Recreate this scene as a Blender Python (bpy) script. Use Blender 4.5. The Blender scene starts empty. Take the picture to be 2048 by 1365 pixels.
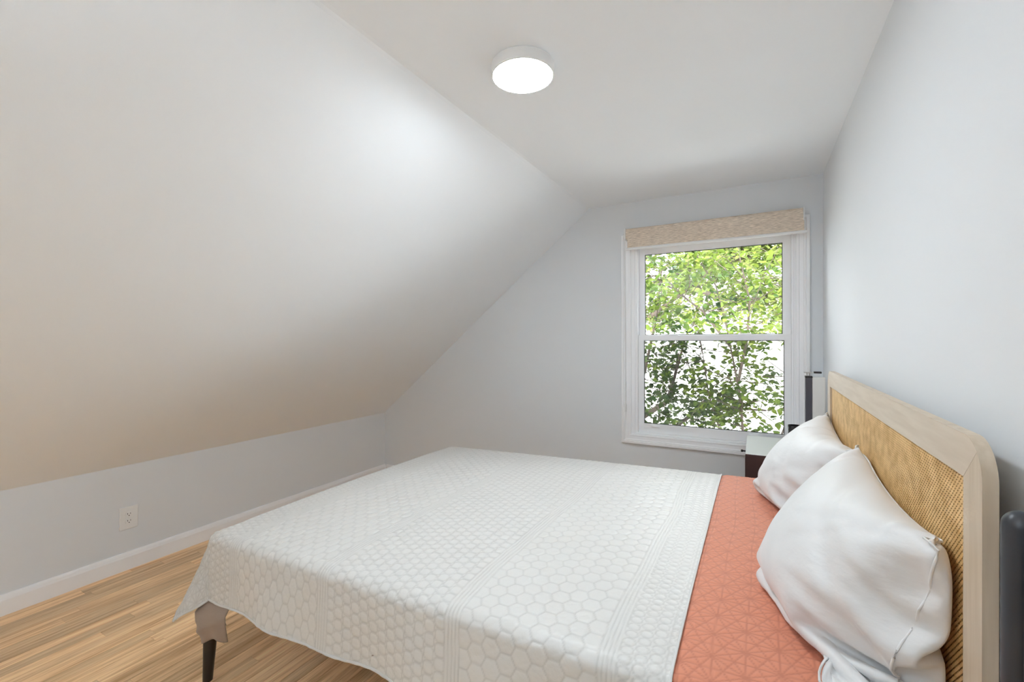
import bpy, bmesh, math, random
import numpy as np
from mathutils import Vector, Matrix

random.seed(7)
rng = np.random.default_rng(11)
PI = math.pi
scn = bpy.context.scene
COL = scn.collection

# ------------------------------------------------------------------ camera
FPX, YAW, PIT, ROL = 894.0, 0.4998, -0.0064, -0.0048
CAM = Vector((-0.3448, -3.1753, 1.3))
F = Vector((-math.sin(YAW) * math.cos(PIT), math.cos(YAW) * math.cos(PIT), math.sin(PIT)))
R = Vector((math.cos(YAW), math.sin(YAW), 0.0))
U = R.cross(F)
R2 = R * math.cos(ROL) + U * math.sin(ROL)
U2 = -R * math.sin(ROL) + U * math.cos(ROL)
cam_data = bpy.data.cameras.new('camera')
cam_data.sensor_width = 36.0
cam_data.lens = FPX / 2048.0 * 36.0
cam_data.clip_start = 0.02
cam_data.clip_end = 200
cam = bpy.data.objects.new('camera', cam_data)
COL.objects.link(cam)
m3 = Matrix((R2, U2, -F)).transposed()
cam.matrix_world = Matrix.Translation(CAM) @ m3.to_4x4()
scn.camera = cam

# ------------------------------------------------------------------ world, sun, exposure
world = bpy.data.worlds.new('world')
scn.world = world
world.use_nodes = True
bg = world.node_tree.nodes['Background']
bg.inputs['Color'].default_value = (0.88, 0.945, 1.0, 1)
bg.inputs['Strength'].default_value = 9.5

sun_data = bpy.data.lights.new('sun', 'SUN')
sun_data.energy = 9.0
sun_data.angle = math.radians(1.0)
sun_data.color = (1.0, 0.95, 0.86)
sun = bpy.data.objects.new('sun', sun_data)
COL.objects.link(sun)
sun.rotation_euler = Vector((0.35, 0.62, -0.72)).to_track_quat('-Z', 'Y').to_euler()

LAMP_STRENGTH = 106.0
FILL_UPLIGHT_STRENGTH = 185.0  # added fill, bounced off the ceiling behind the viewer
scn.view_settings.view_transform = 'Standard'
scn.view_settings.look = 'None'
scn.view_settings.gamma = 1.0
scn.view_settings.use_curve_mapping = False
scn.view_settings.exposure = 0.28
scn.cycles.max_bounces = 20
scn.cycles.diffuse_bounces = 16

# ------------------------------------------------------------------ materials
MATS = {}


def mat(name, color, rough=0.6, metal=0.0, sheen=0.0, spec=0.5, coat=0.0):
    m = bpy.data.materials.new(name)
    m.use_nodes = True
    b = m.node_tree.nodes['Principled BSDF']
    b.inputs['Base Color'].default_value = (*color, 1)
    b.inputs['Roughness'].default_value = rough
    b.inputs['Metallic'].default_value = metal
    b.inputs['Specular IOR Level'].default_value = spec
    if sheen:
        b.inputs['Sheen Weight'].default_value = sheen
    if coat:
        b.inputs['Coat Weight'].default_value = coat
    MATS[name] = m
    return m


def nd(m, typ, **kw):
    n = m.node_tree.nodes.new(typ)
    for k, v in kw.items():
        setattr(n, k, v)
    return n


def lk(m, a, b):
    m.node_tree.links.new(a, b)


def bsdf(m):
    return m.node_tree.nodes['Principled BSDF']


def add_noise_bump(m, scale=200.0, strength=0.1, dist=0.001, detail=3.0, vec_scale=None):
    geo = nd(m, 'ShaderNodeNewGeometry')
    mp = nd(m, 'ShaderNodeMapping')
    if vec_scale:
        mp.inputs['Scale'].default_value = vec_scale
    tx = nd(m, 'ShaderNodeTexNoise')
    tx.inputs['Scale'].default_value = scale
    tx.inputs['Detail'].default_value = detail
    bp = nd(m, 'ShaderNodeBump')
    bp.inputs['Strength'].default_value = strength
    bp.inputs['Distance'].default_value = dist
    lk(m, geo.outputs['Position'], mp.inputs['Vector'])
    lk(m, mp.outputs['Vector'], tx.inputs['Vector'])
    lk(m, tx.outputs['Fac'], bp.inputs['Height'])
    lk(m, bp.outputs['Normal'], bsdf(m).inputs['Normal'])
    return tx, mp


add_noise_bump(mat('ceiling_paint', (0.865, 0.895, 0.925), 0.85), 260, 0.12, 0.0008)
add_noise_bump(mat('wall_paint', (0.735, 0.755, 0.775), 0.75), 260, 0.12, 0.0008)
mat('trim_paint', (0.90, 0.90, 0.91), 0.3)
mat('vinyl', (0.90, 0.905, 0.915), 0.32)
mat('white_plastic', (0.82, 0.82, 0.81), 0.35)
mat('dark_slot', (0.02, 0.02, 0.02), 0.6)
mat('black_metal', (0.016, 0.013, 0.012), 0.35)
mat('black_ceramic', (0.018, 0.018, 0.02), 0.25)
mat('espresso', (0.055, 0.032, 0.03), 0.35)
mat('white_lacquer', (0.82, 0.83, 0.84), 0.18)
mat('slate_plastic', (0.075, 0.07, 0.085), 0.4)
mat('cream_plastic', (0.78, 0.76, 0.72), 0.45)
mat('radiator_paint', (0.035, 0.037, 0.044), 0.38)
mat('chrome', (0.7, 0.7, 0.7), 0.25, 1.0)
mat('subfloor', (0.10, 0.06, 0.03), 0.8)
mat('soffit', (0.75, 0.75, 0.75), 0.7)
mat('taupe_sheet', (0.335, 0.255, 0.20), 0.8, sheen=0.2)
add_noise_bump(MATS['taupe_sheet'], 35, 0.25, 0.004)
mat('rail_fabric', (0.25, 0.20, 0.165), 0.85, sheen=0.2)

# satin pillowcase
m = mat('satin', (0.70, 0.695, 0.69), 0.46, sheen=0.3, spec=0.35)
add_noise_bump(m, 14, 0.35, 0.006, 4.0, (1.0, 1.0, 2.6))

# quilt cloth: thread colour comes from the stitching itself (vertex attribute)


def quilt_mat(name, col, thread, rough):
    m = mat(name, col, rough, sheen=0.15, spec=0.4)
    at = nd(m, 'ShaderNodeAttribute', attribute_name='stitch')
    mx = nd(m, 'ShaderNodeMix', data_type='RGBA')
    mx.inputs[6].default_value = (*col, 1)
    mx.inputs[7].default_value = (*thread, 1)
    lk(m, at.outputs['Fac'], mx.inputs[0])
    lk(m, mx.outputs[2], bsdf(m).inputs['Base Color'])
    add_noise_bump(m, 70, 0.35, 0.004, 5.0)
    return m


quilt_mat('quilt_white', (0.66, 0.645, 0.615), (0.46, 0.445, 0.42), 0.37)
quilt_mat('quilt_coral', (0.66, 0.25, 0.15), (0.40, 0.13, 0.075), 0.7)
mat('binding_white', (0.64, 0.63, 0.615), 0.6)

# oak planks


def oak(name):
    m = mat(name, (0.6, 0.4, 0.2), 0.33)
    geo = nd(m, 'ShaderNodeNewGeometry')
    info = nd(m, 'ShaderNodeObjectInfo')
    sc = nd(m, 'ShaderNodeVectorMath', operation='SCALE')
    sc.inputs[0].default_value = (13.0, 29.0, 7.0)
    lk(m, info.outputs['Random'], sc.inputs['Scale'])
    ad = nd(m, 'ShaderNodeVectorMath', operation='ADD')
    lk(m, geo.outputs['Position'], ad.inputs[0])
    lk(m, sc.outputs['Vector'], ad.inputs[1])
    mp = nd(m, 'ShaderNodeMapping')
    mp.inputs['Scale'].default_value = (26.0, 1.3, 26.0)
    lk(m, ad.outputs['Vector'], mp.inputs['Vector'])
    t1 = nd(m, 'ShaderNodeTexNoise')
    t1.inputs['Scale'].default_value = 1.6
    t1.inputs['Detail'].default_value = 5
    t1.inputs['Distortion'].default_value = 0.5
    lk(m, mp.outputs['Vector'], t1.inputs['Vector'])
    mp2 = nd(m, 'ShaderNodeMapping')
    mp2.inputs['Scale'].default_value = (190.0, 5.0, 190.0)
    lk(m, ad.outputs['Vector'], mp2.inputs['Vector'])
    t2 = nd(m, 'ShaderNodeTexNoise')
    t2.inputs['Scale'].default_value = 1.4
    t2.inputs['Detail'].default_value = 3
    lk(m, mp2.outputs['Vector'], t2.inputs['Vector'])
    r1 = nd(m, 'ShaderNodeValToRGB')
    r1.color_ramp.elements[0].position = 0.30
    r1.color_ramp.elements[0].color = (0.63, 0.365, 0.165, 1)
    r1.color_ramp.elements[1].position = 0.62
    r1.color_ramp.elements[1].color = (0.98, 0.695, 0.405, 1)
    lk(m, t1.outputs['Fac'], r1.inputs['Fac'])
    r2 = nd(m, 'ShaderNodeValToRGB')
    r2.color_ramp.elements[0].position = 0.32
    r2.color_ramp.elements[0].color = (0.76, 0.70, 0.63, 1)
    r2.color_ramp.elements[1].position = 0.5
    r2.color_ramp.elements[1].color = (1, 1, 1, 1)
    lk(m, t2.outputs['Fac'], r2.inputs['Fac'])
    mul = nd(m, 'ShaderNodeMix', data_type='RGBA', blend_type='MULTIPLY')
    mul.inputs[0].default_value = 1.0
    lk(m, r1.outputs['Color'], mul.inputs[6])
    lk(m, r2.outputs['Color'], mul.inputs[7])
    hs = nd(m, 'ShaderNodeHueSaturation')
    mr = nd(m, 'ShaderNodeMapRange')
    mr.inputs['To Min'].default_value = 0.78
    mr.inputs['To Max'].default_value = 1.18
    lk(m, info.outputs['Random'], mr.inputs['Value'])
    lk(m, mr.outputs['Result'], hs.inputs['Value'])
    lk(m, mul.outputs[2], hs.inputs['Color'])
    lk(m, hs.outputs['Color'], bsdf(m).inputs['Base Color'])
    return m


oak('oak')


def grain(name, c0, c1, rough, scl):
    m = mat(name, c0, rough)
    geo = nd(m, 'ShaderNodeNewGeometry')
    mp = nd(m, 'ShaderNodeMapping')
    mp.inputs['Scale'].default_value = scl
    t = nd(m, 'ShaderNodeTexNoise')
    t.inputs['Scale'].default_value = 1.0
    t.inputs['Detail'].default_value = 5
    r = nd(m, 'ShaderNodeValToRGB')
    r.color_ramp.elements[0].position = 0.3
    r.color_ramp.elements[0].color = (*c0, 1)
    r.color_ramp.elements[1].position = 0.65
    r.color_ramp.elements[1].color = (*c1, 1)
    lk(m, geo.outputs['Position'], mp.inputs['Vector'])
    lk(m, mp.outputs['Vector'], t.inputs['Vector'])
    lk(m, t.outputs['Fac'], r.inputs['Fac'])
    lk(m, r.outputs['Color'], bsdf(m).inputs['Base Color'])
    return m


grain('blond_wood_across', (0.55, 0.455, 0.355), (0.63, 0.54, 0.435), 0.45, (20, 5, 60))
grain('blond_wood_upright', (0.50, 0.40, 0.29), (0.60, 0.50, 0.385), 0.45, (60, 60, 4))
grain('cane', (0.60, 0.35, 0.115), (0.86, 0.575, 0.26), 0.5, (30, 30, 30))
mat('cane_backing', (0.17, 0.095, 0.035), 0.8)
grain('linen_shade', (0.44, 0.35, 0.27), (0.88, 0.755, 0.62), 0.8, (34, 60, 420))

# glass: thin clear pane with a faint reflection
m = mat('glass', (1, 1, 1), 0.0)
nt = m.node_tree
tr = nd(m, 'ShaderNodeBsdfTransparent')
gl = nd(m, 'ShaderNodeBsdfGlossy')
gl.inputs['Roughness'].default_value = 0.02
fr = nd(m, 'ShaderNodeFresnel')
fr.inputs['IOR'].default_value = 1.3
ms = nd(m, 'ShaderNodeMixShader')
lk(m, fr.outputs['Fac'], ms.inputs[0])
lk(m, tr.outputs[0], ms.inputs[1])
lk(m, gl.outputs[0], ms.inputs[2])
lk(m, ms.outputs[0], nt.nodes['Material Output'].inputs['Surface'])
# insect screen: fine dark mesh too small to resolve
m = mat('screen_mesh', (0.03, 0.03, 0.03), 0.8, spec=0.1)
tr = nd(m, 'ShaderNodeBsdfTransparent')
ms = nd(m, 'ShaderNodeMixShader')
ms.inputs[0].default_value = 0.36
lk(m, tr.outputs[0], ms.inputs[1])
lk(m, bsdf(m).outputs[0], ms.inputs[2])
lk(m, ms.outputs[0], m.node_tree.nodes['Material Output'].inputs['Surface'])

# lit lamp lens


def emit(name, col, s):
    m = mat(name, (0.9, 0.9, 0.9), 0.4)
    bsdf(m).inputs['Emission Color'].default_value = (*col, 1)
    bsdf(m).inputs['Emission Strength'].default_value = s
    return m


emit('lamp_lens', (0.85, 0.938, 1.0), LAMP_STRENGTH)
emit('fill_uplight_lens', (0.80, 0.915, 1.0), FILL_UPLIGHT_STRENGTH)  # glow of the added, unseen fill light


def leaf_mat(name, c0, c1, trans):
    m = mat(name, c0, 0.5, spec=0.2)
    geo = nd(m, 'ShaderNodeNewGeometry')
    t = nd(m, 'ShaderNodeTexNoise')
    t.inputs['Scale'].default_value = 5.0
    t.inputs['Detail'].default_value = 2
    lk(m, geo.outputs['Position'], t.inputs['Vector'])
    r = nd(m, 'ShaderNodeValToRGB')
    r.color_ramp.elements[0].position = 0.35
    r.color_ramp.elements[0].color = (*c0, 1)
    r.color_ramp.elements[1].position = 0.65
    r.color_ramp.elements[1].color = (*c1, 1)
    lk(m, t.outputs['Fac'], r.inputs['Fac'])
    lk(m, r.outputs['Color'], bsdf(m).inputs['Base Color'])
    tl = nd(m, 'ShaderNodeBsdfTranslucent')
    lk(m, r.outputs['Color'], tl.inputs['Color'])
    ms = nd(m, 'ShaderNodeMixShader')
    ms.inputs[0].default_value = trans
    lk(m, bsdf(m).outputs[0], ms.inputs[1])
    lk(m, tl.outputs[0], ms.inputs[2])
    lk(m, ms.outputs[0], m.node_tree.nodes['Material Output'].inputs['Surface'])
    return m


leaf_mat('leaf_mid', (0.032, 0.068, 0.007), (0.14, 0.185, 0.025), 0.4)
leaf_mat('leaf_dark', (0.016, 0.04, 0.007), (0.06, 0.095, 0.016), 0.3)
leaf_mat('leaf_pale', (0.095, 0.145, 0.02), (0.22, 0.25, 0.07), 0.4)
mat('bark', (0.07, 0.05, 0.035), 0.8)
mat('driveway', (0.58, 0.57, 0.55), 0.9)
mat('siding', (0.86, 0.84, 0.82), 0.6)
mat('shingle', (0.30, 0.27, 0.26), 0.8)
mat('far_glass', (0.2, 0.23, 0.26), 0.1)

# ------------------------------------------------------------------ helpers


def link(name, mesh, mat_name, parent=None):
    o = bpy.data.objects.new(name, mesh)
    COL.objects.link(o)
    if mat_name and not mesh.materials:
        mesh.materials.append(MATS[mat_name])
    if parent is not None:
        o.parent = parent
    return o


def tag(o, label=None, cat=None, group=None, kind=None):
    if label:
        o['label'] = label
    if cat:
        o['category'] = cat
    if group:
        o['group'] = group
    if kind:
        o['kind'] = kind
    return o


def empty(name, loc=(0, 0, 0)):
    o = bpy.data.objects.new(name, None)
    o.empty_display_size = 0.05
    COL.objects.link(o)
    o.location = loc
    return o


class MB:
    """collects shapes given in world coordinates; build() makes one mesh object"""

    def __init__(self):
        self.bm = bmesh.new()

    def box(self, x0, x1, y0, y1, z0, z1, bev=0.0, seg=2):
        b = bmesh.new()
        bmesh.ops.create_cube(b, size=1.0)
        for v in b.verts:
            v.co = Vector(((x0 + x1) / 2 + v.co.x * (x1 - x0), (y0 + y1) / 2 + v.co.y * (y1 - y0), (z0 + z1) / 2 + v.co.z * (z1 - z0)))
        if bev > 0:
            bmesh.ops.bevel(b, geom=list(b.edges), offset=bev, segments=seg, affect='EDGES', profile=0.6)
        self._merge(b)
        return self

    def _merge(self, b):
        me = bpy.data.meshes.new('t')
        b.to_mesh(me)
        b.free()
        self.bm.from_mesh(me)
        bpy.data.meshes.remove(me)

    def lathe(self, prof, c, n=32, axis='z'):
        rings = []
        for (r, z) in prof:
            ring = []
            for k in range(n):
                a = 2 * PI * k / n
                if axis == 'z':
                    p = (c[0] + r * math.cos(a), c[1] + r * math.sin(a), c[2] + z)
                elif axis == 'x':
                    p = (c[0] + z, c[1] + r * math.cos(a), c[2] + r * math.sin(a))
                else:
                    p = (c[0] + r * math.cos(a), c[1] + z, c[2] + r * math.sin(a))
                ring.append(self.bm.verts.new(p))
            rings.append(ring)
        for i in range(len(rings) - 1):
            for k in range(n):
                a, b = rings[i], rings[i + 1]
                self.bm.faces.new((a[k], a[(k + 1) % n], b[(k + 1) % n], b[k]))
        if prof[0][0] > 1e-6:
            self.bm.faces.new(rings[0][::-1])
        if prof[-1][0] > 1e-6:
            self.bm.faces.new(rings[-1])
        return self

    def tube(self, pts, rad, n=8):
        pts = [Vector(p) for p in pts]
        if not hasattr(rad, '__len__'):
            rad = [rad] * len(pts)
        rings = []
        up = Vector((0.31, 0.17, 0.93))
        for i, p in enumerate(pts):
            t = (pts[min(i + 1, len(pts) - 1)] - pts[max(i - 1, 0)]).normalized()
            s = t.cross(up)
            if s.length < 1e-4:
                s = t.cross(Vector((1, 0, 0)))
            s.normalize()
            w = s.cross(t)
            rings.append([self.bm.verts.new(p + (s * math.cos(2 * PI * k / n) + w * math.sin(2 * PI * k / n)) * rad[i]) for k in range(n)])
        for a, b in zip(rings[:-1], rings[1:]):
            for k in range(n):
                self.bm.faces.new((a[k], a[(k + 1) % n], b[(k + 1) % n], b[k]))
        self.bm.faces.new(rings[0][::-1])
        self.bm.faces.new(rings[-1])
        return self

    def prism(self, pts, off):
        """closed polygon pts (3D) extruded by vector off"""
        off = Vector(off)
        a = [self.bm.verts.new(Vector(p)) for p in pts]
        b = [self.bm.verts.new(Vector(p) + off) for p in pts]
        n = len(a)
        self.bm.faces.new(a[::-1])
        self.bm.faces.new(b)
        for k in range(n):
            self.bm.faces.new((a[k], a[(k + 1) % n], b[(k + 1) % n], b[k]))
        return self

    def build(self, name, mat_name, parent=None, smooth=False, angle=35):
        bmesh.ops.recalc_face_normals(self.bm, faces=list(self.bm.faces))
        me = bpy.data.meshes.new(name)
        self.bm.to_mesh(me)
        self.bm.free()
        if smooth:
            me.polygons.foreach_set('use_smooth', [True] * len(me.polygons))
            me.set_sharp_from_angle(angle=math.radians(angle))
        o = link(name, me, mat_name)
        if parent is not None:
            o.parent = parent
            o.matrix_parent_inverse = Matrix.Translation(-Vector(parent.location)) if parent.type == 'EMPTY' else Matrix.Identity(4)
            if parent.type != 'EMPTY' or parent.parent is not None:
                o.matrix_parent_inverse = Matrix.Identity(4)
                if parent.type == 'EMPTY':
                    o.matrix_parent_inverse = Matrix.Translation(-(Vector(parent.location) + Vector(parent.parent.location)))
        return o


def grid_mesh(name, P, mask=None, attrs=None, smooth=True, flip=False):
    """P: (n,m,3) array -> quad grid mesh (fast)"""
    n, mm = P.shape[:2]
    me = bpy.data.meshes.new(name)
    idx = np.arange(n * mm).reshape(n, mm)
    q = np.stack([idx[:-1, :-1], idx[1:, :-1], idx[1:, 1:], idx[:-1, 1:]], -1).reshape(-1, 4)
    if flip:
        q = q[:, ::-1]
    me.vertices.add(n * mm)
    me.vertices.foreach_set('co', P.reshape(-1).astype(np.float32))
    nf = len(q)
    me.loops.add(nf * 4)
    me.loops.foreach_set('vertex_index', q.reshape(-1).astype(np.int32))
    me.polygons.add(nf)
    me.polygons.foreach_set('loop_start', (np.arange(nf) * 4).astype(np.int32))
    if attrs:
        for k, a in attrs.items():
            at = me.attributes.new(k, 'FLOAT', 'POINT')
            at.data.foreach_set('value', a.reshape(-1).astype(np.float32))
    me.update(calc_edges=True)
    me.validate()
    if smooth:
        me.polygons.foreach_set('use_smooth', [True] * nf)
    return me


def raw_mesh(name, V, Q, smooth=False):
    """V (n,3), Q (k,c) faces with c corners"""
    me = bpy.data.meshes.new(name)
    V = np.asarray(V)
    Q = np.asarray(Q)
    me.vertices.add(len(V))
    me.vertices.foreach_set('co', V.reshape(-1).astype(np.float32))
    nf, c = Q.shape
    me.loops.add(nf * c)
    me.loops.foreach_set('vertex_index', Q.reshape(-1).astype(np.int32))
    me.polygons.add(nf)
    me.polygons.foreach_set('loop_start', (np.arange(nf) * c).astype(np.int32))
    me.update(calc_edges=True)
    if smooth:
        me.polygons.foreach_set('use_smooth', [True] * nf)
    return me


# ------------------------------------------------------------------ room shell
XL, YB, H = -3.477, -4.6, 2.254       # knee wall, rear wall, ceiling height
KH, CRX = 0.589, -1.423               # knee wall height, crease of the ceiling
BH = 0.098
T = 0.16
WX0, WX1, WZ0, WZ1 = -1.118, -0.131, 0.622, 1.957   # window opening

# floor: dark subfloor with oak strips laid on it
fl = MB().box(XL - T, T, YB - T, T, -0.14, -0.018).build('floor', 'subfloor')
tag(fl, 'light oak strip floor running along the low knee wall', 'floor', kind='structure')
cube = bpy.data.meshes.new('plank')
b = bmesh.new()
bmesh.ops.create_cube(b, size=1.0)
b.to_mesh(cube)
b.free()
cube.materials.append(MATS['oak'])
PW = 0.0572
nrow = int(math.ceil(-XL / PW))
rest = MB()
count = 0
for r_ in range(nrow):
    x0 = XL + r_ * PW
    x1 = min(x0 + PW - 0.0015, -0.001)
    y = YB
    first = True
    while y < -0.01:
        L = random.choice([0.35, 0.5, 0.62, 0.8, 0.95, 1.2])
        if first:
            L *= random.uniform(0.3, 1.0)
            first = False
        y1 = min(y + L, -0.001)
        if -0.001 - y1 < 0.12:
            y1 = -0.001
        if x0 < -1.45 and y1 > -3.0 and y < -0.75 and count < 296:
            o = bpy.data.objects.new('plank', cube)
            COL.objects.link(o)
            o.parent = fl
            o.location = ((x0 + x1) / 2, (y + y1) / 2 - 0.0004, -0.009 + random.uniform(-0.0003, 0))
            o.scale = (x1 - x0, y1 - y - 0.0008, 0.018)
            count += 1
        else:
            rest.box(x0, x1, y, y1 - 0.0008, -0.018, 0)
        y = y1
o = rest.build('planking', 'oak', fl)
o['kind'] = 'stuff'

# far wall with window opening (gable shape)
w = MB()


def wallpoly(pts, y0, y1):
    w.prism([(p[0], y0, p[1]) for p in pts], (0, y1 - y0, 0))


def slope_z(x):
    return KH + (x - XL) / (CRX - XL) * (H - KH)


wallpoly([(XL - T, -0.14), (WX0, -0.14), (WX0, H + 0.1), (CRX, H + 0.1), (XL - T, slope_z(XL - T) + 0.1)], 0.0, T)
wallpoly([(WX1, -0.14), (T, -0.14), (T, H + 0.1), (WX1, H + 0.1)], 0.0, T)
wallpoly([(WX0, -0.14), (WX1, -0.14), (WX1, WZ0), (WX0, WZ0)], 0.0, T)
wallpoly([(WX0, WZ1), (WX1, WZ1), (WX1, H + 0.1), (WX0, H + 0.1)], 0.0, T)
o = w.build('wall_far', 'wall_paint')
tag(o, 'pale grey gable wall around the double-hung window', 'wall', kind='structure')
w = MB()
w.box(0, T, YB - T, 0, -0.14, H + 0.1)
tag(w.build('wall_right', 'wall_paint'), 'pale grey wall behind the cane headboard', 'wall', kind='structure')
w = MB()
w.box(XL - T, XL, YB - T, 0, -0.14, KH)
tag(w.build('wall_left', 'wall_paint'), 'low grey knee wall under the sloped ceiling', 'wall', kind='structure')
w = MB()
wallpoly([(XL - T, -0.14), (T, -0.14), (T, H + 0.1), (CRX, H + 0.1), (XL - T, slope_z(XL - T) + 0.1)], YB - T, YB)
tag(w.build('wall_rear', 'wall_paint'), 'pale grey gable wall behind the viewer', 'wall', kind='structure')
# ceiling: flat part and slope in one folded slab
w = MB()
pts = [(XL, KH), (CRX - 0.012, H - 0.0098), (CRX, H - 0.002), (CRX + 0.014, H), (0.0, H), (T, H), (T, H + T), (CRX - 0.05, H + T), (XL - T, KH + 0.06), (XL - T, KH)]
wallpoly(pts, YB - T, T)
tag(w.build('ceiling', 'ceiling_paint'), 'white ceiling, flat above the bed and sloping down to the left', 'ceiling', kind='structure')

# baseboards
def baseboard(name, p0, p1, n, label):
    w = MB()
    p0, p1, n = Vector(p0), Vector(p1), Vector(n)
    prof = [(0, 0), (0.015, 0), (0.015, BH - 0.026), (0.0125, BH - 0.018), (0.011, BH - 0.012), (0.008, BH - 0.004), (0.006, BH), (0, BH)]
    w.prism([p0 + n * a + Vector((0, 0, z)) for a, z in prof], p1 - p0)
    o = w.build(name, 'trim_paint')
    tag(o, label, 'baseboard', kind='structure')


baseboard('baseboard_left', (XL, YB, 0), (XL, 0, 0), (1, 0, 0), 'white baseboard along the low knee wall')
baseboard('baseboard_far', (XL + 0.027, 0, 0), (0, 0, 0), (0, -1, 0), 'white baseboard along the window wall')
baseboard('baseboard_right', (0, YB, 0), (0, -0.027, 0), (-1, 0, 0), 'white baseboard behind the headboard')

# ------------------------------------------------------------------ window
win = empty('window_1', ((WX0 + WX1) / 2, 0, WZ0))
tag(win, 'white vinyl double-hung window with moulded casing above the nightstand', 'window', kind='structure')


def ring_sweep(mb, x0, x1, z0, z1, prof):
    """profile (outward offset from opening, y) swept round a rectangle with mitres"""
    loops = []
    for (o_, y_) in prof:
        loops.append([mb.bm.verts.new(p) for p in ((x0 - o_, y_, z0 - o_), (x1 + o_, y_, z0 - o_), (x1 + o_, y_, z1 + o_), (x0 - o_, y_, z1 + o_))])
    n = len(loops)
    for i in range(n):
        a, b_ = loops[i], loops[(i + 1) % n]
        for k in range(4):
            mb.bm.faces.new((a[k], a[(k + 1) % 4], b_[(k + 1) % 4], b_[k]))


w = MB()
ring_sweep(w, WX0, WX1, WZ0, WZ1, [(0, 0.0), (0, -0.012), (0.006, -0.014), (0.012, -0.014), (0.014, -0.011), (0.034, -0.013), (0.038, -0.018), (0.044, -0.019), (0.047, -0.016), (0.050, -0.022), (0.064, -0.022), (0.066, -0.019), (0.066, 0.0)])
w.build('casing', 'trim_paint', win)
w = MB()   # jamb frame
ring_sweep(w, WX0 + 0.044, WX1 - 0.026, WZ0 + 0.012, WZ1 - 0.024, [(0, 0.0), (0, 0.115), (0.044, 0.115), (0.044, 0.0), (0.020, 0.0), (0.018, 0.004), (0.012, 0.004), (0.010, 0.0)])
jam = w
jam.build('frame', 'vinyl', win)


def sash(name, x0, x1, z0, z1, gx0, gx1, gz0, gz1, y0, y1):
    mb = MB()
    mb.box(x0, gx0, y0, y1, z0, z1, 0.002)
    mb.box(gx1, x1, y0, y1, z0, z1, 0.002)
    mb.box(gx0 - 0.002, gx1 + 0.002, y0, y1, z0, gz0, 0.002)
    mb.box(gx0 - 0.002, gx1 + 0.002, y0, y1, gz1, z1, 0.002)
    s = mb.build(name, 'vinyl', win)
    g = MB()
    ym = (y0 + y1) / 2
    for (a0, a1, b0, b1) in ((gx0, gx0 + 0.004, gz0, gz1), (gx1 - 0.004, gx1, gz0, gz1), (gx0, gx1, gz0, gz0 + 0.004), (gx0, gx1, gz1 - 0.004, gz1)):
        g.box(a0, a1, ym - 0.008, ym - 0.002, b0, b1)
    k = g.build('gasket', 'dark_slot')
    k.parent = s
    k.matrix_parent_inverse = s.matrix_basis.inverted()
    k.parent = s
    k.location = (0, 0, 0)
    p = MB().box(gx0, gx1, ym - 0.002, ym + 0.002, gz0, gz1).build('pane', 'glass')
    p.parent = s
    for c in (k, p):
        c.matrix_parent_inverse = Matrix.Translation(Vector(win.location)) @ Matrix.Translation(-Vector(win.location))
    return s


SX0, SX1 = WX0 + 0.044, WX1 - 0.026
us = sash('upper_sash', SX0, SX1, 1.285, 1.932, -1.037, -0.200, 1.318, 1.886, 0.062, 0.094)
ls = sash('lower_sash', SX0, SX1, 0.636, 1.316, -1.036, -0.193, 0.697, 1.279, 0.022, 0.054)
for x in (-0.955, -0.36):
    MB().box(x - 0.028, x + 0.028, 0.012, 0.023, 0.676, 0.684, 0.002).build('lift_tab', 'vinyl').parent = ls
for x in (-0.84, -0.40):
    MB().box(x - 0.03, x + 0.03, 0.024, 0.05, 1.316, 1.324, 0.003).build('sash_lock', 'vinyl').parent = ls
MB().box(-0.66, -0.60, 0.056, 0.063, 1.895, 1.9, 0.001).build('vent_latch', 'vinyl').parent = us
sc_ = MB().box(SX0 + 0.005, SX1 - 0.005, 0.104, 0.1045, 0.645, 1.30).build('insect_screen', 'screen_mesh', win)
MB().box(WX0 - 0.04, WX1 + 0.04, 0.115, 0.2, WZ0 - 0.04, WZ0 + 0.002).build('outer_sill', 'vinyl', win)

# ------------------------------------------------------------------ roller shade
sh = empty('roller_shade', (-0.61, -0.02, 1.91))
tag(sh, 'beige woven roller shade rolled up at the top of the window', 'window shade')
w = MB()   # fabric roll, flattened front
prof = []
for a in range(20):
    t = 2 * PI * a / 20
    c, s = math.cos(t), math.sin(t)
    prof.append((-0.048 + 0.034 * (abs(c) ** 0.6) * (1 if c > 0 else -1), 2.018 + 0.037 * (abs(s) ** 0.6) * (1 if s > 0 else -1)))
w.prism([(-1.136, y, z) for y, z in prof], (1.032, 0, 0))
w.build('fabric_roll', 'linen_shade', sh, True, 50)
MB().box(-1.124, -0.098, -0.081, -0.0785, 1.918, 2.015, 0.0008, 1).build('fabric', 'linen_shade', sh)
w = MB()
w.prism([(-1.130, -0.0795 + 0.011 * math.cos(2 * PI * k / 14), 1.911 + 0.009 * math.sin(2 * PI * k / 14)) for k in range(14)], (1.045, 0, 0))
w.build('bottom_rail', 'white_plastic', sh, True, 50)
for x0, x1 in ((-1.147, -1.137), (-0.103, -0.096)):
    MB().box(x0, x1, -0.082, -0.0, 1.977, 2.057, 0.003).build('bracket', 'white_plastic', sh)
w = MB()
w.lathe([(0, -0.006), (0.012, -0.006), (0.012, 0.006), (0, 0.006)], (-1.152, -0.05, 2.012), 16, 'x')
w.build('chain_wheel', 'white_plastic', sh, True)
w = MB()
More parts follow.
